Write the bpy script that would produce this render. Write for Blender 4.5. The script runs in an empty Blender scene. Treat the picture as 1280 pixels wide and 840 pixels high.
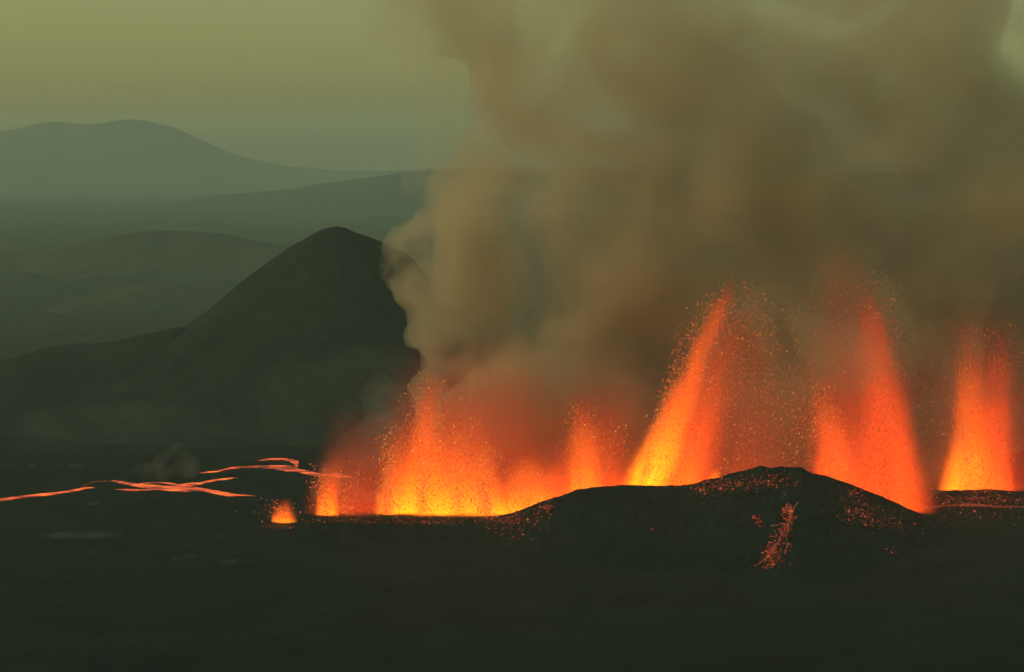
import bpy, math, random
import numpy as np
from mathutils import Vector

SC = bpy.context.scene
COL = SC.collection
random.seed(7)
RNG = np.random.default_rng(7)
R = math.radians

# ------------------------------------------------------------------ camera
W, HH = 1280.0, 840.0
F = 2489.0                      # focal length in photo pixels
CAMZ = 184.0
TH = math.atan(220.0 / F)
cam_d = bpy.data.cameras.new('camera')
cam_d.sensor_width = 36.0
cam_d.lens = F / W * 36.0
cam_d.clip_start = 1.0
cam_d.clip_end = 60000.0
cam = bpy.data.objects.new('camera', cam_d)
COL.objects.link(cam)
cam.location = (0, 0, CAMZ)
cam.rotation_euler = (R(90) - TH, 0, 0)
SC.camera = cam
CT, ST = math.cos(TH), math.sin(TH)


def ray(px, py):
    v = 420.0 - py
    return np.array([px - 640.0, F * CT + v * ST, -F * ST + v * CT])


def P(px, py, D):
    d = ray(px, py)
    d = d * (D / d[1])
    return np.array([d[0], D, CAMZ + d[2]])


def mpp(D):                      # metres per photo pixel at distance D
    return D / F


# ------------------------------------------------------------------ noise
def _hash(ix, iy, iz, s):
    n = (ix * 374761393 + iy * 668265263 + iz * 2147483647 + s * 974634777) & 0xffffffff
    n = ((n ^ (n >> 13)) * 1274126177) & 0xffffffff
    n = n ^ (n >> 16)
    return (n & 0xffff) / 65535.0


def vnoise(x, y, s=0):
    ix = np.floor(x).astype(np.int64); iy = np.floor(y).astype(np.int64)
    fx = x - ix; fy = y - iy
    fx = fx * fx * (3 - 2 * fx); fy = fy * fy * (3 - 2 * fy)
    z = np.zeros_like(ix)
    a = _hash(ix, iy, z, s); b = _hash(ix + 1, iy, z, s)
    c = _hash(ix, iy + 1, z, s); d = _hash(ix + 1, iy + 1, z, s)
    return (a * (1 - fx) + b * fx) * (1 - fy) + (c * (1 - fx) + d * fx) * fy


def fbm(x, y, sc, octv=5, s=0, gain=0.5):
    x = np.asarray(x, float) / sc; y = np.asarray(y, float) / sc
    t = 0.0; a = 1.0; n = 0.0
    for o in range(octv):
        t = t + a * (vnoise(x, y, s + o) - 0.5); n += a
        x = x * 2.03 + 11.7; y = y * 2.03 - 5.3; a *= gain
    return t / n * 2.0           # about -1..1


def sstep(a, b, x):
    t = np.clip((x - a) / (b - a), 0, 1)
    return t * t * (3 - 2 * t)


# ------------------------------------------------------------------ terrain heights
def base_h(x, y):
    x = np.asarray(x, float); y = np.asarray(y, float)
    amp = 0.9 + 9.0 * sstep(1400, 3500, y)
    h = amp * fbm(x, y, 90 + 0 * y, 5, 1) + 0.5 * fbm(x, y, 14, 4, 9)
    # the near foreground falls away in low swells
    h = h + 3.0 * fbm(x, y, 260, 3, 31) * (1 - sstep(900, 1050, y))
    # a calm lava plain where the streams run
    calm = sstep(1010, 1060, y) * (1 - sstep(1290, 1400, y)) * (1 - sstep(-90, -40, x))
    h = h * (1 - 0.8 * calm)
    # lumpy spatter bank round the rightmost vent
    e = np.exp(-((x - 258) / 34) ** 2) * np.exp(-((y - 1088) / 6) ** 2)
    h = h + e * (2.2 + 2.6 * fbm(x, y, 9, 4, 77))
    return h


DR = 985.0                       # the crest line of the spatter rampart
RAMP = [(360, 668), (378, 655), (395, 647), (412, 649), (430, 652), (446, 650), (465, 646), (500, 649), (540, 650), (575, 650),
        (600, 649), (625, 645), (650, 638), (672, 628), (700, 620), (722, 612), (745, 609), (780, 606),
        (815, 607), (850, 608), (870, 604), (892, 598), (915, 593), (935, 589), (948, 583),
        (975, 583), (1000, 585), (1030, 594), (1060, 604), (1090, 615), (1120, 628), (1150, 642),
        (1180, 655), (1215, 664), (1260, 672), (1320, 676)]
_rx = np.array([P(a, b, DR)[0] for a, b in RAMP])
_rz = np.array([P(a, b, DR)[2] for a, b in RAMP])


def rampart_h(x, y):
    """height of the rampart over the plain (negative outside)"""
    x = np.asarray(x, float); y = np.asarray(y, float)
    top = np.interp(x, _rx, _rz, left=-4, right=-2)
    top = top + (1.0 + 1.5 * np.exp(-((x - 125) / 30) ** 2)) * fbm(x, y * 0.3, 10, 6, 41, 0.62)
    d = y - (DR + 3 * fbm(x, y, 45, 2, 47) * 0)
    run_f = 34 + 3.9 * np.maximum(top, 0)
    run_b = 14 + 1.3 * np.maximum(top, 0)
    t = np.where(d < 0, -d / run_f, d / run_b)
    prof = np.where((d < 0) & (t < 1), np.clip(1 - t, 0, 1) ** 1.4, 1 - np.clip(t, 0, 1.35))
    crown = np.exp(-(d / 7.0) ** 2) * 0.0
    gul = 1.1 * fbm(x + 0.25 * d, y * 0.35, 16, 5, 51) * np.clip(t * 3.0, 0, 1)
    bul = 0.07 * top * np.sin(np.clip(t, 0, 1) * math.pi) * (1 + 1.5 * fbm(x, y, 35, 3, 57))
    h = (top + 2.0) * prof - 2.0 + gul + bul + crown
    ends = sstep(_rx[0] - 25, _rx[0] + 2, x)
    return np.where(t < 1.35, h, -4) * 1.0 - 3.0 * (1 - ends)


DC = 1500.0
CPK = P(419, 283, DC)


def cone_h(x, y):
    x = np.asarray(x, float); y = np.asarray(y, float)
    dx = x - CPK[0]; dy = y - DC
    a = np.arctan2(dy, dx)
    # dx scaled so that the left and right flanks follow the photo's slopes
    right = dx > 0
    px = dx / mpp(DC)
    prof_l = np.interp(-px, [0, 14, 40, 78, 118, 158, 186, 225, 300, 400, 520], [283, 285, 298, 323, 352, 385, 407, 428, 462, 492, 530])
    prof_r = np.interp(px, [0, 14, 34, 60, 90, 130, 180, 260, 360], [283, 285, 293, 303, 318, 360, 410, 470, 530])
    # radial profile: blend of the two sides by angle
    r = np.sqrt(dx * dx + dy * dy) / mpp(DC)
    pl = np.interp(r, [0, 14, 40, 78, 118, 158, 186, 225, 300, 400, 520], [283, 285, 298, 323, 352, 385, 407, 428, 462, 492, 530])
    pr = np.interp(r, [0, 14, 34, 60, 90, 130, 180, 260, 360], [283, 285, 293, 303, 318, 360, 410, 470, 530])
    w = 0.5 + 0.5 * np.cos(a)
    py = pl * (1 - w) + pr * w
    z = CAMZ - (py - 200) * mpp(DC)
    g = fbm(a * 9.0, r / 90.0, 1.0, 4, 61) * 0.9 * sstep(25, 90, r) * (1 - sstep(330, 520, r))
    return z + g + 1.0 * fbm(x, y, 12, 4, 67) - 3.0 * sstep(380, 520, r)


LAYERS = {   # name: distance, depth half-width, outline in the photo
    'range': (13300, 900, [(-900, 210), (-300, 196), (-60, 178), (0, 167), (30, 160), (70, 152), (90, 153), (112, 157), (140, 152), (168, 149), (195, 152), (215, 158), (232, 166), (262, 180), (290, 192), (330, 203), (400, 212), (480, 214), (560, 209), (800, 212), (1000, 207), (1400, 211), (2300, 214)], 5),
    'upland': (7900, 700, [(-900, 290), (-200, 283), (0, 277), (60, 275), (115, 271), (150, 262), (190, 254), (250, 247), (315, 240), (365, 236), (430, 226), (500, 216), (560, 211), (900, 218), (1300, 214), (2300, 240)], 11),
    'foothill': (3700, 300, [(-900, 330), (-100, 322), (60, 312), (125, 300), (160, 291), (190, 288), (235, 289), (275, 291), (320, 303), (400, 309), (470, 300), (700, 290), (1000, 300), (1300, 290), (2000, 320)], 17),
    'low': (2500, 170, [(-900, 400), (-100, 396), (20, 393), (75, 381), (115, 366), (160, 356), (200, 351), (245, 357), (280, 352), (330, 352), (420, 362), (700, 350), (1000, 372), (1250, 330), (1330, 345), (2000, 380)], 23),
    'near': (1480, 110, [(-700, 470), (-100, 455), (0, 452), (28, 446), (45, 436), (70, 431), (100, 429), (125, 431), (150, 425), (200, 412), (240, 408), (320, 430), (420, 470), (560, 500), (700, 530)], 29),
}


def layer_h(name, x, y):
    D, w, pts, s = LAYERS[name]
    x = np.asarray(x, float); y = np.asarray(y, float)
    px = x / mpp(D) + 640
    py = np.interp(px, [p[0] for p in pts], [p[1] for p in pts])
    # soften the polyline a little
    for o in (-14, 14):
        py = py + np.interp(px + o, [p[0] for p in pts], [p[1] for p in pts])
    py = py / 3
    z = CAMZ - (py - 200) * mpp(D)
    z = z + 2.2 * mpp(D) * fbm(x, y, 34 * mpp(D), 5, s, 0.55)
    wob = 0.35 * fbm(x, y, 2.2 * w, 3, s + 3)
    f = np.exp(-np.abs((y - D) / w) ** 1.8)
    f = f * (1 + wob * (1 - np.exp(-((y - D) / w) ** 2)))
    return (z + 8) * f - 8


def surface(x, y):
    h = np.maximum(base_h(x, y), rampart_h(x, y))
    return h


def hit(px, py, lo=700.0, hi=1400.0):
    d = ray(px, py)
    ys = np.arange(lo, hi, 0.5)
    xs = d[0] / d[1] * ys
    zs = CAMZ + d[2] / d[1] * ys
    s = surface(xs, ys)
    k = np.argmax(zs <= s)
    if zs[k] > s[k]:
        return None
    return np.array([xs[k], ys[k], s[k]])


# ------------------------------------------------------------------ helpers
def tag(o, label=None, cat=None, group=None, kind=None):
    if label: o['label'] = label
    if cat: o['category'] = cat
    if group: o['group'] = group
    if kind: o['kind'] = kind
    return o


def mesh_obj(name, verts, faces, mat, parent=None, smooth=True):
    me = bpy.data.meshes.new(name)
    verts = np.asarray(verts, np.float32)
    faces = np.asarray(faces, np.int32)
    me.vertices.add(len(verts)); me.vertices.foreach_set('co', verts.ravel())
    n = faces.shape[1]
    me.loops.add(faces.size); me.loops.foreach_set('vertex_index', faces.ravel())
    me.polygons.add(len(faces))
    me.polygons.foreach_set('loop_start', np.arange(0, faces.size, n, dtype=np.int32))
    me.update(calc_edges=True)
    if smooth:
        me.polygons.foreach_set('use_smooth', np.ones(len(faces), bool))
    me.validate()
    me.materials.append(mat)
    o = bpy.data.objects.new(name, me)
    COL.objects.link(o)
    if parent: o.parent = parent
    return o


def grid_faces(nx, ny):
    i = np.arange(nx - 1)[None, :] + nx * np.arange(ny - 1)[:, None]
    return np.stack([i, i + 1, i + 1 + nx, i + nx], -1).reshape(-1, 4)


def heightfield(name, X, Y, fn, mat):
    Z = fn(X, Y)
    v = np.stack([X, Y, Z], -1).reshape(-1, 3)
    return mesh_obj(name, v, grid_faces(X.shape[1], X.shape[0]), mat)


def empty(name, loc):
    o = bpy.data.objects.new(name, None)
    o.empty_display_size = 5
    COL.objects.link(o); o.location = loc
    return o


class NT:
    """tiny node builder"""
    def __init__(s, mat):
        mat.use_nodes = True
        s.t = mat.node_tree; s.t.nodes.clear()
        s.out = s.t.nodes.new('ShaderNodeOutputMaterial' if isinstance(mat, bpy.types.Material) else 'ShaderNodeOutputWorld')

    def n(s, typ, **kw):
        nd = s.t.nodes.new('ShaderNode' + typ)
        for k, v in kw.items(): setattr(nd, k, v)
        return nd

    def l(s, a, b): s.t.links.new(a, b)

    def m(s, op, a, b=None, c=None, clamp=False):
        nd = s.n('Math', operation=op, use_clamp=clamp)
        for i, v in enumerate((a, b, c)):
            if v is None: continue
            if isinstance(v, (int, float)): nd.inputs[i].default_value = v
            else: s.l(v, nd.inputs[i])
        return nd.outputs[0]

    def ramp(s, fac, stops, interp='LINEAR'):
        nd = s.n('ValToRGB'); cr = nd.color_ramp; cr.interpolation = interp
        while len(cr.elements) < len(stops): cr.elements.new(0.5)
        for e, (p, c) in zip(cr.elements, stops):
            e.position = p; e.color = (*c, 1) if len(c) == 3 else c
        s.l(fac, nd.inputs[0]); return nd.outputs[0]

    def noise(s, vec, scale, detail=4, rough=0.5, dist=0.0):
        nd = s.n('TexNoise'); nd.inputs['Scale'].default_value = scale
        nd.inputs['Detail'].default_value = detail
        nd.inputs['Roughness'].default_value = rough
        nd.inputs['Distortion'].default_value = dist
        if vec is not None: s.l(vec, nd.inputs['Vector'])
        return nd.outputs[0]


# ------------------------------------------------------------------ materials
def rock_mat(name, dark, light, scale, bump=1.0, rough=0.85, haze_col=None):
    m = bpy.data.materials.new(name); t = NT(m)
    co = t.n('TexCoord').outputs['Object']
    n1 = t.noise(co, scale, 8, 0.6)
    n2 = t.noise(co, scale * 9, 6, 0.65)
    mx = t.m('ADD', t.m('MULTIPLY', n1, 0.7), t.m('MULTIPLY', n2, 0.3))
    c = t.ramp(mx, [(0.38, dark), (0.62, light)])
    if haze_col:  # lighter with distance: haze painted into the base colour
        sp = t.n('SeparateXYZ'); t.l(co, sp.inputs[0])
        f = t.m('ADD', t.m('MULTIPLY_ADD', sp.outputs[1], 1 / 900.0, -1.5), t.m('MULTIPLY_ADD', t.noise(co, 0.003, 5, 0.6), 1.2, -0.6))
        mi = t.n('Mix', data_type='RGBA'); t.l(t.m('MINIMUM', t.m('MAXIMUM', f, 0.0), 1.0), mi.inputs[0]); t.l(c, mi.inputs[6]); mi.inputs[7].default_value = (*haze_col, 1)
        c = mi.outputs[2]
    b = t.n('BsdfPrincipled')
    t.l(c, b.inputs['Base Color'])
    b.inputs['Roughness'].default_value = rough
    b.inputs['Specular IOR Level'].default_value = 0.03
    bp = t.n('Bump'); bp.inputs['Strength'].default_value = bump; bp.inputs['Distance'].default_value = 1.2
    t.l(t.noise(co, scale * 5, 9, 0.7), bp.inputs['Height'])
    t.l(bp.outputs[0], b.inputs['Normal'])
    t.l(b.outputs[0], t.out.inputs['Surface'])
    return m


M_ground = rock_mat('basalt_plain', (0.003, 0.007, 0.007), (0.012, 0.019, 0.018), 0.03, haze_col=(0.045, 0.06, 0.047))
M_ramp = rock_mat('scoria_rampart', (0.003, 0.006, 0.006), (0.012, 0.018, 0.017), 0.08)
M_cone = rock_mat('scoria_cone', (0.010, 0.017, 0.016), (0.025, 0.034, 0.031), 0.03, 0.6)
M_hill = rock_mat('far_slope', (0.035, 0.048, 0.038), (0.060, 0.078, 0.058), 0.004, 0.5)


def lava_mat(name, stops, strength, scale=0.35, stretch=(1, 1, 1)):
    m = bpy.data.materials.new(name); t = NT(m)
    co = t.n('TexCoord').outputs['Object']
    mp = t.n('Mapping'); mp.inputs['Scale'].default_value = stretch; t.l(co, mp.inputs[0])
    n = t.noise(mp.outputs[0], scale, 7, 0.65, 0.6)
    c = t.ramp(n, stops)
    b = t.n('BsdfPrincipled')
    b.inputs['Base Color'].default_value = (0.03, 0.025, 0.022, 1)
    b.inputs['Roughness'].default_value = 0.7
    t.l(c, b.inputs['Emission Color'])
    b.inputs['Emission Strength'].default_value = strength
    t.l(b.outputs[0], t.out.inputs['Surface'])
    return m


M_flow = lava_mat('flowing_lava', [(0.37, (0.07, 0.010, 0.006)), (0.46, (0.45, 0.042, 0.012)), (0.54, (0.95, 0.12, 0.028)), (0.64, (1.0, 0.27, 0.02))], 1.05, 0.16, (0.35, 1, 1))
M_trickle = lava_mat('cooling_lava', [(0.40, (0.02, 0.003, 0.002)), (0.50, (0.16, 0.015, 0.005)), (0.60, (0.50, 0.045, 0.010)), (0.72, (0.9, 0.16, 0.02))], 0.75, 0.7)


def clot_mat(name, stops, strength):
    """glowing clots, each one with a temperature of its own"""
    m = bpy.data.materials.new(name); t = NT(m)
    g = t.n('NewGeometry')
    c = t.ramp(g.outputs['Random Per Island'], stops)
    e = t.n('Emission'); e.inputs['Strength'].default_value = strength
    t.l(c, e.inputs['Color'])
    t.l(e.outputs[0], t.out.inputs['Surface'])
    m.cycles.emission_sampling = 'NONE'
    return m


M_ember = clot_mat('ember', [(0, (0.10, 0.012, 0.006)), (0.6, (0.35, 0.04, 0.015)), (0.90, (0.7, 0.09, 0.025)), (1.0, (1, 0.3, 0.07))], 0.6)

# ------------------------------------------------------------------ ground and hills
ys = np.concatenate([np.linspace(-300, 640, 30), np.linspace(650, 1420, 330), np.geomspace(1425, 15200, 230)])
us = np.linspace(-1, 1, 560)
wid = 420 + 0.52 * np.maximum(ys, 0)
X = us[None, :] * wid[:, None]; Y = np.repeat(ys[:, None], len(us), 1)
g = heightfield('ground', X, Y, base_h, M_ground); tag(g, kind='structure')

xs = np.linspace(-125, 290, 620); yy = np.linspace(770, 1075, 340)
X, Y = np.meshgrid(xs, yy)
o = heightfield('rampart', X, Y, rampart_h, M_ramp); o.name = 'hill'; tag(o, kind='structure')

xs = np.linspace(CPK[0] - 315, CPK[0] + 240, 300); yy = np.linspace(DC - 300, DC + 300, 300)
X, Y = np.meshgrid(xs, yy)
o = heightfield('hill', X, Y, cone_h, M_cone); tag(o, kind='structure')

for nm, (D, w, pts, s) in LAYERS.items():
    x0 = (pts[0][0] - 640) * mpp(D); x1 = (pts[-1][0] - 640) * mpp(D)
    X, Y = np.meshgrid(np.linspace(x0, x1, 500), np.linspace(D - 2.4 * w, D + 2.0 * w, 90))
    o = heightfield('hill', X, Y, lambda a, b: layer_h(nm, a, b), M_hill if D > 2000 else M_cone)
    tag(o, kind='structure')


# ------------------------------------------------------------------ lava streams
def ribbon(name, centre, halfw, mat, seed, parent=None, seg=4.0, thick=0.5, rough=0.5):
    """centre: photo points on the plain; halfw: half widths in photo pixels (vertical)"""
    pts = [hit(a, b) for a, b in centre]
    k = [i for i, p in enumerate(pts) if p is not None]
    pts = np.array([pts[i] for i in k]); hw = np.array([halfw[i] for i in k], float)
    # half width in metres across the view direction on the ground
    hwm = np.array([w * p[1] ** 2 / (F * CAMZ) for w, p in zip(hw, pts)])
    d = np.concatenate([[0], np.cumsum(np.linalg.norm(np.diff(pts[:, :2], axis=0), axis=1))])
    n = max(8, int(d[-1] / seg) * 2)
    s = np.linspace(0, d[-1], n)
    cx = np.interp(s, d, pts[:, 0]); cy = np.interp(s, d, pts[:, 1]); w = np.interp(s, d, hwm)
    cy = cy + 3.0 * fbm(s, s * 0 + seed, 22, 3, seed)
    w = w * np.clip(np.minimum(s, d[-1] - s) / 9.0, 0.06, 1) ** 0.7
    M = 9
    w = w * 0.8
    V = []
    ea = 1 + rough * 2.2 * fbm(s, s * 0, 9, 4, seed + 1); eb = 1 + rough * 2.2 * fbm(s, s * 0, 9, 4, seed + 2)
    for j in range(M):
        t = -1 + 2 * j / (M - 1)
        y = cy + w * t * np.where(t < 0, ea, eb)
        z = surface(cx, y) + thick * (1 - t ** 4) * np.clip(w / 1.5, 0.3, 1) - 0.25 * abs(t) ** 6 + 0.12 * fbm(cx, y, 3, 3, seed + 5)
        V.append(np.stack([cx, y, z], -1))
    V = np.stack(V, 1).reshape(-1, 3)
    return mesh_obj(name, V, grid_faces(M, n), mat, parent)


LS = 'lava streams on the plain'
r1 = ribbon('lava_stream', [(-40, 628), (0, 625), (22, 622), (45, 619), (70, 617), (95, 613), (106, 610), (119, 609.5)], [1.6, 2.0, 2.2, 2.2, 1.8, 1.6, 2.4, 0.8], M_flow, 3)
tag(r1, 'thin orange lava stream running off the left edge of the photo', 'lava stream', LS)
r = empty('lava_stream', (-120, 1130, 0))
tag(r, 'wide braided red lava stream in the middle of the dark plain', 'lava stream', LS)
def child_ribbon(*a, **k):
    o = ribbon(*a, **k)
    p = k['parent']
    o.matrix_parent_inverse = p.matrix_basis.inverted()
    return o
child_ribbon('channel', [(139, 601), (158, 604), (180, 608), (205, 609), (235, 608), (255, 603), (275, 599.5), (297, 597)], [0.5, 1.8, 2.6, 3.2, 4.5, 3.0, 1.6, 0.6], M_flow, 13, parent=r)
child_ribbon('channel', [(144, 612), (165, 613), (178, 611.5), (210, 611), (240, 612), (262, 614), (285, 618), (300, 620), (318, 621)], [0.8, 1.4, 1.0, 2.4, 3.0, 2.4, 3.0, 0.9, 0.5], M_flow, 17, parent=r)
child_ribbon('channel', [(96, 613), (104, 607), (116, 602.5), (130, 601), (146, 602)], [0.4, 0.5, 0.6, 0.6, 0.7], M_trickle, 37, parent=r)
child_ribbon('channel', [(168, 606), (176, 604.5), (196, 604), (222, 606)], [0.5, 0.6, 0.8, 1.2], M_flow, 39, parent=r)
r = empty('lava_stream', (-60, 1190, 0))
tag(r, 'far red lava stream flowing away from the leftmost fountain', 'lava stream', LS)
child_ribbon('channel', [(250, 591.5), (270, 590), (288, 585.5), (315, 584), (345, 584), (365, 586), (385, 590), (402, 594), (420, 594), (440, 597)], [0.6, 1.4, 1.8, 1.2, 2.8, 3.6, 3.0, 3.4, 4.0, 3.0], M_flow, 19, parent=r)
child_ribbon('channel', [(322, 576), (340, 574), (358, 575), (371, 579), (372, 585)], [1.0, 1.5, 2.2, 3.0, 1.5], M_flow, 23, parent=r)
o = ribbon('lava_pool', [(1150, 636), (1175, 633), (1205, 631.5), (1240, 633), (1270, 634), (1300, 636)], [0.4, 0.8, 1.9, 1.2, 0.7, 0.2], M_trickle, 29, thick=0.4)
tag(o, 'dull red lava spread on the ground below the rightmost fountain', 'lava pool')


# ------------------------------------------------------------------ clots and embers
OCT = np.array([(1, 0, 0), (-1, 0, 0), (0, 1, 0), (0, -1, 0), (0, 0, 1), (0, 0, -1)], float)
OCF = np.array([(0, 2, 4), (2, 1, 4), (1, 3, 4), (3, 0, 4), (2, 0, 5), (1, 2, 5), (3, 1, 5), (0, 3, 5)])


def clots(name, pos, size, mat, parent=None, vel=None):
    n = len(pos)
    s = OCT[None] * size[:, None, None] * RNG.uniform(0.6, 1.4, (n, 6, 1))
    a = RNG.uniform(0, 6.28, n)
    ca, sa = np.cos(a)[:, None], np.sin(a)[:, None]
    x = s[..., 0] * ca - s[..., 2] * sa; z = s[..., 0] * sa + s[..., 2] * ca
    s = np.stack([x, s[..., 1], z], -1)
    v = (pos[:, None, :] + s).reshape(-1, 3)
    f = (OCF[None] + 6 * np.arange(n)[:, None, None]).reshape(-1, 3)
    return mesh_obj(name, v, f, mat, parent, smooth=False)


def ember_patch(label, spots, seed):
    """spots: (px, py, rx, ry, count, size)"""
    rg = np.random.default_rng(seed)
    pos, size = [], []
    for (cx, cy, rx, ry, n, sz) in spots:
        for i in range(n):
            q = hit(cx + rg.normal() * rx * 0.5, cy + rg.normal() * ry * 0.5)
            if q is None: continue
            k = 0.8 * sz * rg.lognormal(0, 0.45)
            q[2] += 0.2 * k
            pos.append(q); size.append(k)
    o = clots('embers', np.array(pos), np.array(size), M_ember)
    return tag(o, label, 'embers', kind='stuff')


ember_patch('orange embers sprinkled over the dark slope below the big left curtain', [(655, 650, 34, 20, 150, 0.34), (680, 634, 14, 14, 60, 0.42), (625, 660, 30, 16, 60, 0.3), (684, 636, 4, 6, 12, 0.7), (643, 673, 5, 4, 6, 0.55), (636, 650, 26, 8, 60, 0.3)], 5)
ember_patch('faint red embers over the crest of the black hill under the tallest fountain', [(900, 606, 45, 9, 260, 0.3), (960, 600, 38, 12, 240, 0.3), (880, 612, 20, 8, 90, 0.3), (900, 622, 60, 12, 60, 0.25), (800, 645, 3, 3, 3, 0.4), (813, 663, 3, 2, 3, 0.5), (853, 657, 2, 2, 2, 0.3), (801, 641, 3, 2, 3, 0.3)], 6)
ember_patch('red embers fallen on the ground around the foot of the rightmost fountain', [(1215, 624, 60, 8, 420, 0.3), (1180, 630, 40, 8, 160, 0.28), (1260, 628, 30, 10, 160, 0.28), (1230, 645, 60, 10, 120, 0.22)], 15)
ember_patch('orange spatter lying along the low rim under the left curtain', [(430, 651, 50, 3, 120, 0.26), (530, 653, 90, 4, 260, 0.26), (620, 650, 40, 5, 120, 0.26), (352, 659, 22, 4, 70, 0.26)], 19)
ember_patch('faint red embers down the right shoulder of the black hill', [(1075, 640, 30, 22, 240, 0.3), (1110, 650, 34, 14, 120, 0.28), (1085, 652, 8, 16, 40, 0.38), (1115, 691, 9, 5, 14, 0.4), (1065, 615, 14, 8, 60, 0.3), (1140, 655, 30, 12, 70, 0.25)], 8)


def slope_ribbon(name, centre, hw, mat, seed, parent):
    pts = np.array([hit(a, b) for a, b in centre]); hw = np.array(hw) * mpp(960)
    d = np.concatenate([[0], np.cumsum(np.linalg.norm(np.diff(pts, axis=0), axis=1))])
    n = max(6, int(d[-1] / 0.7)); s = np.linspace(0, d[-1], n)
    cx = np.interp(s, d, pts[:, 0]) + 0.5 * fbm(s, s * 0, 4, 3, seed); cy = np.interp(s, d, pts[:, 1]); w = np.interp(s, d, hw)
    dx = np.gradient(cx); dy = np.gradient(cy); L = np.hypot(dx, dy) + 1e-6
    M = 7; V = []
    e = 0.62 * (1 + 1.4 * fbm(s, s * 0, 2.2, 3, seed + 1))
    for j in range(M):
        t = -1 + 2 * j / (M - 1)
        x = cx - dy / L * w * t * e; y = cy + dx / L * w * t * e
        V.append(np.stack([x, y, surface(x, y) + 0.45 * (1 - t ** 4) - 0.15 * abs(t) ** 5 + 0.1 * fbm(x, y, 1.5, 3, seed)], -1))
    o = mesh_obj(name, np.stack(V, 1).reshape(-1, 3), grid_faces(M, n), mat, parent)
    o.matrix_parent_inverse = parent.matrix_basis.inverted()
    return o


q = hit(975, 665)
tr = empty('lava_trickle', q)
tag(tr, 'forked red lava trickle running down the face of the black hill', 'lava trickle')
slope_ribbon('rivulet', [(997, 628), (993, 634), (990, 642), (988, 650), (984, 657)], [1.2, 2.0, 1.6, 2.2, 2.6], M_trickle, 71, tr)
slope_ribbon('rivulet', [(991, 632), (986, 635), (981, 638), (979, 644)], [0.8, 1.5, 1.2, 0.7], M_trickle, 73, tr)
slope_ribbon('rivulet', [(985, 656), (978, 655), (970, 658), (962, 659)], [2.0, 1.5, 1.2, 0.6], M_trickle, 77, tr)
slope_ribbon('rivulet', [(984, 657), (978, 668), (971, 680), (964, 692), (955, 700), (944, 708)], [2.6, 2.2, 2.0, 2.2, 2.0, 0.9], M_trickle, 79, tr)
slope_ribbon('rivulet', [(985, 658), (984, 672), (983, 686), (982, 694)], [1.6, 0.9, 1.1, 1.6], M_trickle, 83, tr)
ember_patch('orange embers rolling beside the forked lava trickle', [(985, 637, 7, 6, 34, 0.75), (988, 650, 6, 10, 30, 0.5), (947, 652, 7, 8, 30, 0.42), (965, 700, 16, 8, 110, 0.36), (973, 680, 14, 18, 120, 0.34), (980, 662, 12, 8, 50, 0.36), (962, 690, 10, 10, 60, 0.45), (984, 645, 8, 12, 44, 0.4), (957, 709, 8, 3, 16, 0.4)], 12)

# ------------------------------------------------------------------ fountains
G9 = 9.8


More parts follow.
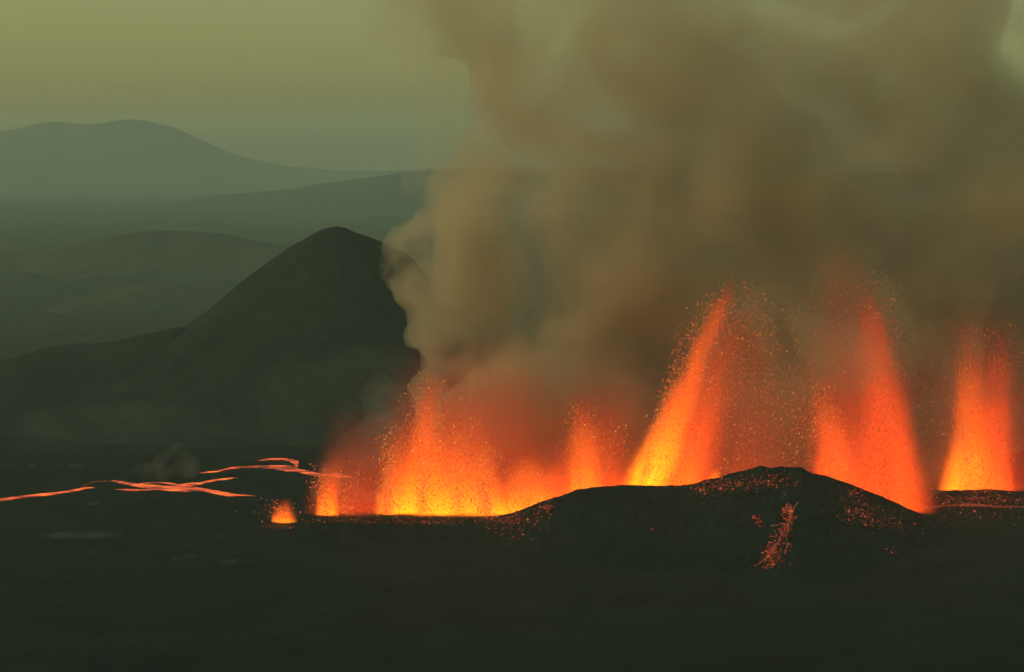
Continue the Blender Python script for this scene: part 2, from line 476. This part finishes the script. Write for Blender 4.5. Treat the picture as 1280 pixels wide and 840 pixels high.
def jet_material(name, h, cx1, cx2, r0, rp, r1, ry, b, cols, dens_scale=1.0, seed=0.0, soft=1.5, streak=1.0):
    """glowing gas and fine spray, plus glow painted over smoke by the wide red jets: emission that is strongest along the axis of a bent, tapering jet.
    axis x = cx1*t + cx2*t^2, radius r = r0*(1-t)^rp + r1, thickness factor ry"""
    m = bpy.data.materials.new(name); t = NT(m)
    co = t.n('TexCoord').outputs['Object']
    sp = t.n('SeparateXYZ'); t.l(co, sp.inputs[0])
    x, y, z = sp.outputs
    T = t.m('DIVIDE', z, h, clamp=True)
    ax = t.m('ADD', t.m('MULTIPLY', T, cx1), t.m('MULTIPLY', t.m('MULTIPLY', T, T), cx2))
    rr = t.m('ADD', t.m('MULTIPLY', t.m('POWER', t.m('SUBTRACT', 1.0, T), rp), r0), r1)
    mp = t.n('Mapping'); mp.inputs['Scale'].default_value = (1, 1, 0.33)
    mp.inputs['Location'].default_value = (seed, seed * 2, 0)
    sh = t.n('CombineXYZ'); t.l(t.m('SUBTRACT', x, ax), sh.inputs[0]); t.l(y, sh.inputs[1]); t.l(z, sh.inputs[2])
    t.l(sh.outputs[0], mp.inputs[0])
    n = t.noise(mp.outputs[0], 0.085, 5, 0.62, 0.4)
    nn = t.m('SUBTRACT', n, 0.5)
    def warp(sc, amp, sd_):
        m2 = t.n('Mapping'); m2.inputs['Scale'].default_value = (1, 1, 0.55); m2.inputs['Location'].default_value = (sd_, seed, 0); t.l(co, m2.inputs[0])
        return t.m('MULTIPLY', t.m('SUBTRACT', t.noise(m2.outputs[0], sc, 2, 0.5), 0.5), amp)
    wx = t.m('ADD', warp(0.045, 16.0, seed + 3), warp(0.16, 7.0, seed + 9))
    wx = t.m('MULTIPLY', wx, t.m('MULTIPLY_ADD', T, 0.85, 0.25))
    dx = t.m('DIVIDE', t.m('ADD', t.m('SUBTRACT', x, ax), wx), rr)
    dy = t.m('DIVIDE', y, t.m('MULTIPLY', rr, ry))
    rho2 = t.m('ADD', t.m('MULTIPLY', dx, dx), t.m('MULTIPLY', dy, dy))
    rho2 = t.m('ADD', rho2, t.m('MULTIPLY', nn, 2.0))
    fine = t.m('SUBTRACT', t.noise(mp.outputs[0], 0.5, 3, 0.7), 0.5)
    rho2 = t.m('ADD', rho2, t.m('MULTIPLY', fine, 1.5))
    core = t.m('POWER', t.m('SUBTRACT', 1.0, t.m('MULTIPLY', rho2, 0.72), clamp=True), soft + 1.1)
    # streaks rising along the axis
    st = t.m('MULTIPLY_ADD', nn, 4.0 * streak, 1.0, clamp=False)
    st = t.m('ADD', st, t.m('MULTIPLY', fine, 5.0))
    st = t.m('MAXIMUM', st, 0.08)
    heat = t.ramp(T, [(p, (v, v, v)) for p, v in b])
    d = t.m('MULTIPLY', t.m('MULTIPLY', core, st), t.m('MINIMUM', t.m('MULTIPLY', heat, 1.9), 2.4))
    d = t.m('DIVIDE', d, t.m('MAXIMUM', t.m('MULTIPLY', rr, ry * 1.5), 1.2))
    col = t.ramp(T, cols)
    vm = t.n('VectorMath', operation='MULTIPLY'); t.l(col, vm.inputs[0]); cv = t.n('CombineXYZ'); iv = t.m('POWER', t.m('SUBTRACT', 1.0, T), 3.0); t.l(t.m('MULTIPLY_ADD', iv, 2.2, 1.55), cv.inputs[0]); t.l(t.m('MULTIPLY_ADD', iv, 0.35, 1.1), cv.inputs[1]); cv.inputs[2].default_value = 1.0; t.l(cv.outputs[0], vm.inputs[1])
    e = t.n('Emission'); t.l(vm.outputs[0], e.inputs['Color'])
    t.l(t.m('MULTIPLY', t.m('MULTIPLY', d, dens_scale), t.m('MULTIPLY_ADD', heat, 0.62, 0.42)), e.inputs['Strength'])
    ab = t.n('VolumeAbsorption'); ab.inputs['Color'].default_value = (0, 0, 0, 1); t.l(d, ab.inputs['Density'])
    ad = t.n('AddShader'); t.l(e.outputs[0], ad.inputs[0]); t.l(ab.outputs[0], ad.inputs[1])
    e = ad
    t.l(e.outputs[0], t.out.inputs['Volume'])
    m.cycles.emission_sampling = 'NONE'
    m.cycles.volume_step_rate = JSTEP
    return m


JSTEP = 0.6
HOT = [(0.0, (1, 0.56, 0.012)), (0.20, (1, 0.36, 0.012)), (0.45, (1, 0.17, 0.012)), (1.0, (0.5, 0.05, 0.015))]
WARM = [(0.0, (1, 0.20, 0.014)), (0.35, (1, 0.13, 0.014)), (1.0, (0.42, 0.05, 0.015))]
RED_GLOW = [(0.0, (0.5, 0.075, 0.015)), (1.0, (0.33, 0.042, 0.014))]  # wide jets in this colour put the fountains' glow on smoke into emission
_jid = [0]


def jet(parent, base, apex, D, w0, w1, b, cols=HOT, rp=1.0, bend=0.0, ry=0.6, k=1.0, soft=1.5, streak=1.0):
    """base/apex: photo points; w0/w1: half widths in photo pixels at base and top; b: heat along the height"""
    _jid[0] += 1
    A = P(base[0], base[1], D); B = P(apex[0], apex[1], D)
    h = B[2] - A[2]; q = mpp(D)
    lean = B[0] - A[0]
    cx2 = bend * q; cx1 = lean - cx2
    r0, r1 = (w0 - w1) * q, w1 * q
    m = jet_material('jet_glow', h, cx1, cx2, r0, rp, r1, ry, b, cols, k, _jid[0] * 7.3, soft, streak)
    NZ, NA = 22, 20
    V = []
    for i in range(NZ):
        t = i / (NZ - 1)
        r = (r0 * (1 - t) ** rp + r1) * 1.42 + 3.0 * t
        if i == NZ - 1: r *= 0.5
        for j in range(NA):
            a = 2 * math.pi * j / NA
            rj = r * (1 + 0.10 * math.sin(3 * a + 9 * t + _jid[0]) * min(1, 4 * t))
            V.append((cx1 * t + cx2 * t * t + rj * math.cos(a), rj * ry * math.sin(a), h * t))
    me = bpy.data.meshes.new('jet')
    faces = [[(i * NA + j), (i * NA + (j + 1) % NA), ((i + 1) * NA + (j + 1) % NA), ((i + 1) * NA + j)] for i in range(NZ - 1) for j in range(NA)]
    faces.append(list(range(NA))[::-1]); faces.append([(NZ - 1) * NA + j for j in range(NA)])
    me.from_pydata(V, [], faces); me.update(); me.materials.append(m)
    o = bpy.data.objects.new('jet', me); COL.objects.link(o)
    o.parent = parent
    o.location = Vector(A) - parent.location
    return o


def spray(parent, jets, mat, seed):
    """ballistic clots: jets = (px, py, D, apex_px, apex_py, spread, count, size, drift)"""
    rg = np.random.default_rng(seed)
    PP, SS = [], []
    for (bx, by, D, ax, ay, spread, n, size, drift) in jets:
        n = int(n * 1.4)
        A = P(bx, by, D); B = P(ax, ay, D)
        h = B[2] - A[2]; v0 = math.sqrt(2 * G9 * h); tu = v0 / G9
        vx = (B[0] - A[0]) / tu
        # start velocities
        f = np.clip(rg.beta(2.6, 1.5, n) * 1.06, 0.15, 1.05)
        vz = v0 * f * rg.uniform(0.97, 1.03, n)
        VX = vx * f + rg.normal(0, spread * v0, n) * (0.5 + f * 0.5)
        VY = rg.normal(0, spread * v0, n)
        life = 2 * vz / G9
        T = rg.power(0.95, n) * life * 0.97
        x = A[0] + VX * T + rg.normal(0, 1.2, n) + drift * T * T * 0.5
        y = A[1] + VY * T + rg.normal(0, 1.5, n)
        z = A[2] + vz * T - 0.5 * G9 * T * T
        PP.append(np.stack([x, y, z], -1)); SS.append(np.minimum(0.60 * size * rg.lognormal(0, 0.55, n), 0.40))
    pos = np.concatenate(PP); sz = np.concatenate(SS)
    keep = pos[:, 2] > base_h(pos[:, 0], pos[:, 1]) + 0.3
    keep &= ~((pos[:, 2] < rampart_h(pos[:, 0], pos[:, 1]) + 0.3))
    pos, sz = pos[keep], sz[keep]
    o = clots('spray', pos - np.array(parent.location), sz, mat, parent)
    o['kind'] = 'stuff'
    return o


M_clot_hot = clot_mat('clot_hot', [(0, (0.35, 0.03, 0.010)), (0.5, (0.80, 0.085, 0.015)), (0.85, (1, 0.20, 0.02)), (1, (1, 0.45, 0.06))], 1.0)
M_clot_red = clot_mat('clot_red', [(0, (0.18, 0.018, 0.008)), (0.5, (0.42, 0.040, 0.012)), (0.88, (0.75, 0.085, 0.02)), (1, (1, 0.25, 0.05))], 0.9)


def fountain(base, D, label):
    A = P(base[0], base[1], D)
    o = empty('lava_fountain', A)
    bpy.context.view_layer.update()
    return tag(o, label, 'lava fountain', 'lava fountains along the fissure')


# small vent at the far left
f = fountain((352, 655), 1006, 'smallest lava fountain, a low spurt alone on the dark plain')
jet(f, (352, 657), (353, 622), 1006, 17, 7, [(0, 1.6), (0.45, 0.8), (1, 0.0)], ry=0.8, soft=1.0)
spray(f, [(352, 656, 1006, 352, 630, 0.13, 700, 0.22, 0), (352, 656, 1006, 345, 624, 0.2, 250, 0.2, 0)], M_clot_hot, 1)

# leftmost of the curtain
f = fountain((412, 650), 1025, 'narrow orange fountain at the left end of the curtain, where the lava stream starts')
jet(f, (408, 654), (414, 560), 1025, 16, 13, [(0, 1.7), (0.35, 0.85), (0.7, 0.35), (1, 0.0)], bend=-10, soft=1.1)
jet(f, (436, 656), (450, 505), 1030, 56, 40, [(0, 0.8), (0.4, 0.5), (1, 0.0)], cols=RED_GLOW, soft=1.0)  # painted red glow in the smoke between this fountain and the curtain
spray(f, [(408, 654, 1025, 404, 588, 0.06, 2600, 0.24, 0.4), (430, 655, 1028, 440, 570, 0.12, 1800, 0.22, 0.3)], M_clot_hot, 2)

# the big left curtain
f = fountain((560, 650), 1030, 'broad yellow-orange curtain fountain with a tall red spike')
jet(f, (486, 655), (498, 520), 1028, 24, 12, [(0, 1.9), (0.3, 1.05), (0.65, 0.5), (1, 0.0)], bend=-8, soft=1.1)
jet(f, (528, 655), (533, 462), 1030, 42, 12, [(0, 1.5), (0.3, 1.0), (0.6, 0.75), (0.85, 0.35), (1, 0.0)], soft=1.1)
jet(f, (575, 655), (572, 480), 1032, 60, 36, [(0, 1.5), (0.25, 1.0), (0.55, 0.55), (1, 0.0)], soft=1.1)
jet(f, (607, 655), (597, 545), 1027, 36, 12, [(0, 2.0), (0.35, 1.2), (0.75, 0.55), (1, 0.0)], bend=14, soft=1.1)
jet(f, (510, 655), (514, 505), 1029, 18, 8, [(0, 1.6), (0.4, 0.9), (1, 0.0)], soft=1.1)
jet(f, (556, 655), (560, 520), 1027, 20, 10, [(0, 1.8), (0.4, 0.9), (1, 0.0)], soft=1.1)
jet(f, (632, 655), (622, 575), 1028, 24, 12, [(0, 1.9), (0.4, 0.9), (1, 0.0)], soft=1.1)
jet(f, (664, 650), (660, 545), 1030, 46, 28, [(0, 1.7), (0.35, 1.0), (1, 0.0)], soft=1.0)
jet(f, (570, 655), (600, 415), 1040, 135, 100, [(0, 0.75), (0.3, 0.7), (0.6, 0.5), (0.85, 0.2), (1, 0.0)], cols=RED_GLOW, soft=0.8, ry=0.3)  # the curtain's glow on the smoke, painted as faint emission
spray(f, [(484, 655, 1027, 492, 540, 0.05, 7000, 0.24, -0.2), (527, 655, 1029, 531, 485, 0.05, 9000, 0.24, 0.2), (570, 655, 1030, 565, 530, 0.09, 9000, 0.24, 0.2), (608, 655, 1026, 600, 562, 0.07, 8000, 0.25, 0.2), (660, 650, 1030, 655, 580, 0.12, 6000, 0.24, 0)], M_clot_hot, 3)

# short column right of the curtain
f = fountain((730, 625), 1030, 'short orange column fountain between the broad curtain and the tallest jet')
jet(f, (728, 640), (728, 490), 1030, 26, 16, [(0, 1.6), (0.3, 1.05), (0.6, 0.65), (1, 0.0)], soft=1.0)
jet(f, (740, 640), (750, 450), 1040, 90, 60, [(0, 0.6), (0.5, 0.4), (1, 0.0)], cols=RED_GLOW, soft=0.8, ry=0.3)  # added emission for the glow on the smoke behind the column
jet(f, (770, 635), (766, 555), 1030, 34, 22, [(0, 1.2), (0.4, 0.6), (1, 0.0)], cols=WARM, soft=0.9)
jet(f, (700, 645), (702, 545), 1029, 26, 14, [(0, 1.4), (0.4, 0.8), (1, 0.0)], cols=WARM, soft=0.9)
jet(f, (745, 640), (752, 480), 1034, 42, 34, [(0, 0.7), (0.4, 0.4), (1, 0.0)], cols=WARM, soft=1.0)
jet(f, (694, 640), (694, 570), 1030, 34, 22, [(0, 1.3), (0.4, 0.6), (1, 0.0)], cols=WARM, soft=1.0)
spray(f, [(727, 640, 1030, 727, 515, 0.05, 7000, 0.22, 0), (748, 640, 1034, 755, 530, 0.09, 4000, 0.22, 0.2), (694, 640, 1030, 692, 588, 0.16, 2500, 0.22, 0)], M_clot_hot, 4)

# tallest, slanted
f = fountain((810, 615), 1035, 'tallest fountain, a slanted jet with a veil of red clots falling to its right')
jet(f, (800, 622), (914, 345), 1033, 33, 9, [(0, 2.2), (0.14, 1.9), (0.3, 1.15), (0.6, 0.8), (0.85, 0.55), (1, 0.0)], bend=-14, soft=1.15)
jet(f, (850, 622), (905, 430), 1036, 24, 12, [(0, 1.2), (0.3, 0.8), (1, 0.0)], cols=WARM, soft=1.0)
jet(f, (840, 622), (925, 380), 1038, 48, 24, [(0, 1.2), (0.25, 0.62), (0.7, 0.42), (1, 0.0)], cols=WARM, bend=-6, soft=1.0)
jet(f, (915, 628), (938, 385), 1040, 92, 44, [(0, 0.42), (0.4, 0.34), (0.8, 0.26), (1, 0.0)], cols=RED_GLOW, soft=1.0, ry=0.35)
spray(f, [(798, 620, 1033, 908, 372, 0.028, 14000, 0.22, 0.0)], M_clot_hot, 5)
spray(f, [(815, 622, 1035, 922, 378, 0.042, 13000, 0.18, 0.6), (880, 622, 1038, 940, 420, 0.06, 3500, 0.16, 0.5)], M_clot_red, 6)

f = fountain((895, 605), 1028, 'tiny spurt peeping over the black hill crest right of the tallest jet')
jet(f, (893, 606), (897, 578), 1020, 11, 5, [(0, 1.3), (0.6, 0.6), (1, 0.0)], soft=0.9)
spray(f, [(893, 606, 1020, 897, 584, 0.12, 500, 0.2, 0)], M_clot_hot, 7)

# right pair: wide fountain behind the hill
f = fountain((1090, 625), 1030, 'wide two-peaked red-orange fountain rising behind the black hill')
jet(f, (1052, 628), (1030, 462), 1030, 40, 14, [(0, 0.6), (0.3, 0.95), (0.55, 0.85), (0.8, 0.3), (1, 0.0)], cols=WARM, bend=8, soft=1.1)
jet(f, (1112, 645), (1078, 352), 1033, 42, 16, [(0, 0.5), (0.25, 0.7), (0.5, 0.85), (0.8, 0.45), (1, 0.0)], cols=WARM, bend=-36, soft=0.9)
jet(f, (1092, 640), (1078, 372), 1038, 64, 20, [(0, 0.5), (0.35, 0.55), (0.7, 0.42), (1, 0.0)], cols=RED_GLOW, soft=1.0, ry=0.4)
jet(f, (1100, 645), (1062, 455), 1031, 40, 26, [(0, 0.5), (0.5, 0.55), (1, 0.0)], cols=WARM, soft=0.9)
jet(f, (1130, 648), (1112, 440), 1031, 40, 18, [(0, 0.45), (0.5, 0.55), (1, 0.0)], cols=WARM, bend=-10, soft=1.0)
jet(f, (1080, 645), (1050, 300), 1042, 105, 34, [(0, 0.38), (0.5, 0.28), (0.85, 0.18), (1, 0.0)], cols=RED_GLOW, soft=0.9, ry=0.35)  # wide emissive volume painting red light onto the smoke
spray(f, [(1055, 630, 1030, 1028, 485, 0.045, 9000, 0.2, -0.1), (1050, 630, 1030, 1014, 478, 0.03, 1800, 0.2, -0.2)], M_clot_hot, 8)
spray(f, [(1110, 645, 1033, 1079, 372, 0.035, 14000, 0.21, 0.5), (1090, 640, 1036, 1050, 350, 0.05, 6000, 0.18, 0.2), (1100, 640, 1036, 1100, 460, 0.10, 9000, 0.2, 0.2)], M_clot_red, 9)

f = fountain((1215, 612), 1100, 'rightmost fountain, a bright jet with clots scattering to the right')
jet(f, (1208, 622), (1206, 400), 1098, 38, 14, [(0, 1.7), (0.14, 1.5), (0.35, 0.95), (0.7, 0.65), (1, 0.0)], bend=-26, soft=1.1)
jet(f, (1222, 622), (1222, 500), 1100, 48, 26, [(0, 1.25), (0.3, 0.8), (1, 0.0)], cols=WARM, soft=1.0)
jet(f, (1235, 622), (1250, 410), 1098, 34, 16, [(0, 1.0), (0.5, 0.7), (1, 0.0)], cols=WARM, soft=0.9)
jet(f, (1232, 622), (1232, 375), 1104, 72, 56, [(0, 0.7), (0.5, 0.5), (1, 0.0)], cols=RED_GLOW, soft=1.0, ry=0.4)  # broad faint emission standing in for firelight on the smoke
jet(f, (1222, 628), (1226, 575), 1096, 56, 34, [(0, 0.3), (0.25, 0.9), (1, 0.0)], cols=WARM, soft=0.8)
spray(f, [(1222, 622, 1097, 1230, 590, 0.2, 3000, 0.22, 0.1), (1205, 622, 1098, 1208, 425, 0.035, 9000, 0.22, 0.1)], M_clot_hot, 10)
spray(f, [(1215, 622, 1098, 1236, 420, 0.07, 6000, 0.2, 0.7), (1225, 622, 1100, 1245, 500, 0.10, 4500, 0.2, 0.5), (1222, 622, 1100, 1262, 425, 0.03, 1200, 0.3, 0.2)], M_clot_red, 11)


# ------------------------------------------------------------------ smoke
def smoke_mat(name, dens, col, scale, lo, hi, seed, step=1.0, aniso=0.15, thin=None):
    m = bpy.data.materials.new(name); t = NT(m)
    co = t.n('TexCoord').outputs['Object']
    mp = t.n('Mapping'); mp.inputs['Location'].default_value = (seed, seed * 1.7, seed * .3); t.l(co, mp.inputs[0])
    n = t.noise(mp.outputs[0], scale, 4, 0.6, 0.8)
    r = t.n('MapRange'); r.interpolation_type = 'SMOOTHSTEP'
    r.inputs['From Min'].default_value = lo; r.inputs['From Max'].default_value = hi
    r.inputs['To Min'].default_value = 0.03; r.inputs['To Max'].default_value = dens
    t.l(n, r.inputs['Value'])
    v = t.n('VolumePrincipled')
    r.inputs['To Min'].default_value = dens * 0.08
    v.inputs['Color'].default_value = (*col, 1)
    v.inputs['Anisotropy'].default_value = aniso
    dd = r.outputs[0]
    if thin:      # the smoke thins out as it climbs
        sp = t.n('SeparateXYZ'); t.l(co, sp.inputs[0])
        k = t.n('MapRange'); t.l(sp.outputs[2], k.inputs['Value'])
        k.inputs['From Min'].default_value = 165; k.inputs['From Max'].default_value = 265
        k.inputs['To Min'].default_value = 1.0; k.inputs['To Max'].default_value = thin
        dd = t.m('MULTIPLY', dd, k.outputs[0])
    t.l(dd, v.inputs['Density'])
    t.l(v.outputs[0], t.out.inputs['Volume'])
    m.cycles.volume_step_rate = step
    return m


def smoke(name, blobs, D, mat, label, cat, voxel=5.0, disp=(9, 26), depth=1.0, seed=1, asp=(1, 0.95)):
    """a billowing body: overlapping puffs fused into one closed surface"""
    rg = random.Random(seed)
    q = mpp(D)
    import bmesh
    bm = bmesh.new()
    from mathutils import Matrix
    for b in blobs:
        x, y, r = b[:3]
        dy = b[3] if len(b) > 3 else rg.uniform(-10, 10)
        c = P(x, y, D + dy)
        c[2] = max(c[2], 2.0)
        mtx = Matrix.Translation(Vector(c)) @ Matrix.Diagonal((r * q * asp[0], r * q * depth, r * q * asp[1], 1))
        bmesh.ops.create_icosphere(bm, subdivisions=3, radius=1.0, matrix=mtx)
        # smaller billows round the rim
        for k in range(7 if r > 12 else 0):
            a = rg.uniform(0, 6.28); e = rg.uniform(-0.6, 0.6); s = rg.uniform(0.28, 0.45)
            off = Vector((math.cos(a) * math.cos(e), math.sin(e), math.sin(a) * math.cos(e))) * r * q * 0.8
            mtx = Matrix.Translation(Vector(c) + off) @ Matrix.Diagonal((r * q * s,) * 3 + (1,))
            bmesh.ops.create_icosphere(bm, subdivisions=2, radius=1.0, matrix=mtx)
    me = bpy.data.meshes.new(name); bm.to_mesh(me); bm.free()
    me.materials.append(mat)
    o = bpy.data.objects.new(name, me); COL.objects.link(o)
    md = o.modifiers.new('fuse', 'REMESH'); md.mode = 'VOXEL'; md.voxel_size = voxel
    md = o.modifiers.new('soft', 'SMOOTH'); md.factor = 0.5; md.iterations = 4
    tx = bpy.data.textures.new(name + '_billow', 'CLOUDS'); tx.noise_scale = disp[1]; tx.noise_depth = 5
    md = o.modifiers.new('billow', 'DISPLACE'); md.texture = tx; md.texture_coords = 'GLOBAL'; md.strength = disp[0]; md.mid_level = 0.5
    tag(o, label, cat, kind='stuff')
    return o


M_sA = smoke_mat('tan_smoke', 0.040, (0.81, 0.68, 0.49), 0.020, 0.36, 0.62, 3.0)
M_sB = smoke_mat('brown_smoke', 0.050, (0.83, 0.69, 0.485), 0.015, 0.37, 0.62, 11.0, thin=0.38)
M_sC = smoke_mat('thin_smoke', 0.007, (0.80, 0.78, 0.62), 0.02, 0.38, 0.66, 21.0)

smoke('smoke_plume', [(546, 322, 66), (556, 345, 66), (572, 396, 66), (600, 450, 68), (570, 505, 56), (650, 480, 66, -6)], 1108, M_sA,
      'tan billowing left edge of the smoke, boiling up beside the dark cone', 'smoke', seed=3, disp=(13, 17), voxel=3)
smoke('smoke_plume', [(618, 262, 84), (665, 330, 95), (700, 255, 95), (610, 330, 78), (650, 190, 74), (668, 105, 88), (650, 20, 90), (560, 0, 60), (515, -12, 44), (745, 60, 100), (745, 190, 120), (760, 320, 110), (700, 420, 95), (820, 110, 110), (760, -60, 130),
      (1100, 60, 135), (1085, 180, 120), (1150, 290, 130), (1055, 360, 100), (1215, 400, 100, 48), (1225, 260, 100), (1150, -30, 120), (1000, 10, 110), (1120, 450, 100), (1010, 460, 90), (1235, 500, 80, 55), (960, 530, 70), (890, 540, 70), (1120, 560, 80), (930, 130, 120), (880, 250, 120), (870, 20, 120), (900, 400, 100), (990, 250, 110), (800, 520, 70), (1240, 150, 80), (1290, 330, 90, 50), (1310, 450, 90, 60),
      (650, 500, 70, -40), (580, 540, 56, -42), (720, 520, 70, -44), (830, 560, 45, -46), (925, 480, 58, -30), (990, 500, 74, -48), (1000, 400, 80, -40), (1070, 440, 90, -50), (1150, 480, 50, -50), (1150, 560, 60, -44), (960, 570, 56, -50), (740, 450, 70, -10), (840, 440, 66, 20), (800, 500, 50, -20)], 1120, M_sB,
      'huge brown smoke plume filling the sky above and behind the fountains', 'smoke', voxel=6, seed=5, depth=1.25, disp=(24, 34))
smoke('smoke_veil', [(450, 580, 50), (430, 620, 40), (500, 560, 60), (480, 500, 34), (600, 560, 70), (700, 560, 70), (520, 620, 50)], 1060, M_sC,
      'thin brownish smoke drifting low beside the leftmost fountain', 'smoke', voxel=3, seed=7, disp=(20, 22))
M_sD = smoke_mat('feathered_smoke', 0.012, (0.84, 0.74, 0.54), 0.03, 0.38, 0.64, 51.0)
smoke('smoke_veil', [(572, 150, 62), (560, 90, 66), (565, 210, 56), (575, 40, 70), (500, 20, 50), (535, 70, 40), (470, -10, 40), (610, 130, 50), (1262, 20, 70), (1275, 90, 60), (1250, -30, 70), (600, 250, 60)], 1125, M_sD,
      'faint feathered smoke fringing the upper edges of the huge plume', 'smoke', voxel=6, seed=33, disp=(34, 40))
M_sE = smoke_mat('low_mist', 0.0006, (0.85, 0.84, 0.70), 0.012, 0.34, 0.66, 61.0)
smoke('mist', [(420, 560, 60, 20), (330, 550, 55), (240, 545, 50), (140, 545, 50), (480, 540, 60), (60, 550, 45), (380, 500, 60, 10), (450, 480, 60), (540, 560, 60)], 1260, M_sE,
      'faint low mist lying round the foot of the dark cone', 'mist', voxel=6, seed=35, disp=(22, 40), asp=(1.5, 0.9), depth=2.0)
M_st = smoke_mat('steam', 0.008, (0.85, 0.85, 0.72), 0.05, 0.36, 0.62, 31.0)
smoke('steam', [(180, 590, 14), (205, 582, 18), (235, 584, 16), (222, 566, 14), (160, 596, 9)], 1120, M_st,
      'thin steam rising off the braided lava stream', 'steam', voxel=1.5, disp=(4, 9), seed=9)
for i, (bl, lab) in enumerate([
        ([(75, 671, 7), (95, 671, 8), (120, 669, 8), (145, 668, 6), (60, 673, 5)], 'long low wisp of pale steam on the dark plain at lower left'),
        ([(226, 699, 6), (234, 697, 7)], 'small round steam puff below the braided lava stream'),
        ([(283, 706, 6), (300, 704, 8), (318, 702, 5)], 'short wisp of steam on the ground below the smallest fountain'),
        ([(116, 633, 5), (114, 630, 4)], 'tiny pale steam puff right under the thin left lava stream'),
        ([(15, 585, 4), (40, 584, 4), (70, 583, 4), (95, 582, 5), (0, 586, 4)], 'flat streak of pale steam at the left edge above the lava streams')]):
    cx = sum(b[0] for b in bl) / len(bl); cy = sum(b[1] for b in bl) / len(bl)
    q = hit(cx, cy + 3)
    mm = bpy.data.materials.get('wisp') or smoke_mat('wisp', 0.008, (0.85, 0.88, 0.75), 0.12, 0.36, 0.60, 41.0)
    mm.name = 'wisp'
    smoke('steam_wisp', [(b[0], b[1], b[2], 0) for b in bl], q[1], mm, lab, 'steam', voxel=0.6, disp=(1.6, 5), seed=20 + i, asp=(2.2, 0.42), depth=2.5)

# ------------------------------------------------------------------ air
hm = bpy.data.materials.new('haze'); t = NT(hm)
v = t.n('VolumePrincipled')
v.inputs['Color'].default_value = (0.77, 0.95, 0.86, 1)
v.inputs['Density'].default_value = 0.000072
v.inputs['Anisotropy'].default_value = 0.0
t.l(v.outputs[0], t.out.inputs['Volume'])
hx, y0, y1, z0, z1 = 9500, -900, 15600, -30, 480
vv = [(a, b, c) for c in (z0, z1) for b in (y0, y1) for a in (-hx, hx)]
o = mesh_obj('haze', vv, [(0, 2, 3, 1), (4, 5, 7, 6), (0, 1, 5, 4), (2, 6, 7, 3), (0, 4, 6, 2), (1, 3, 7, 5)], hm, smooth=False)
tag(o, kind='stuff')

# ------------------------------------------------------------------ sky and sun
SUN_EL, SUN_AZ = R(34), R(-105)          # azimuth from +Y, towards +X
wd = bpy.data.worlds.new('World'); SC.world = wd
t = NT(wd)
sky = t.n('TexSky'); sky.sky_type = 'NISHITA'; sky.sun_disc = False
sky.sun_elevation = SUN_EL; sky.sun_rotation = SUN_AZ
sky.air_density = 1.0; sky.dust_density = 3.0; sky.ozone_density = 1.0
mx = t.n('Mix', data_type='RGBA', blend_type='MULTIPLY'); mx.inputs[0].default_value = 1.0
t.l(sky.outputs[0], mx.inputs[6])
tc = t.n('TexCoord'); sx = t.n('SeparateXYZ'); t.l(tc.outputs['Generated'], sx.inputs[0])
t.l(t.ramp(sx.outputs[2], [(0.0, (1.0, 0.87, 0.33)), (0.035, (0.96, 0.84, 0.33)), (0.09, (0.87, 0.76, 0.31)), (0.6, (0.54, 0.64, 0.42))]), mx.inputs[7])
bg = t.n('Background'); bg.inputs['Strength'].default_value = 0.13
t.l(mx.outputs[2], bg.inputs['Color']); t.l(bg.outputs[0], t.out.inputs['Surface'])

sd = bpy.data.lights.new('sun', 'SUN'); sd.energy = 0.55; sd.angle = R(40); sd.color = (1, 0.95, 0.72)
so = bpy.data.objects.new('sun', sd); COL.objects.link(so)
dv = Vector((math.sin(SUN_AZ) * math.cos(SUN_EL), math.cos(SUN_AZ) * math.cos(SUN_EL), math.sin(SUN_EL)))
so.rotation_euler = dv.to_track_quat('Z', 'Y').to_euler()
so.location = dv * 2000

# ------------------------------------------------------------------ render settings
SC.view_settings.view_transform = 'Standard'
SC.view_settings.look = 'None'
SC.view_settings.exposure = 0
SC.view_settings.gamma = 1
SC.render.engine = 'CYCLES'
c = SC.cycles
c.use_denoising = True
c.max_bounces = 6; c.diffuse_bounces = 2; c.glossy_bounces = 1; c.transmission_bounces = 2
c.transparent_max_bounces = 32
c.volume_bounces = 3
c.volume_step_rate = 1.0
c.volume_max_steps = 160
c.adaptive_threshold = 0.035
c.sample_clamp_indirect = 12.0
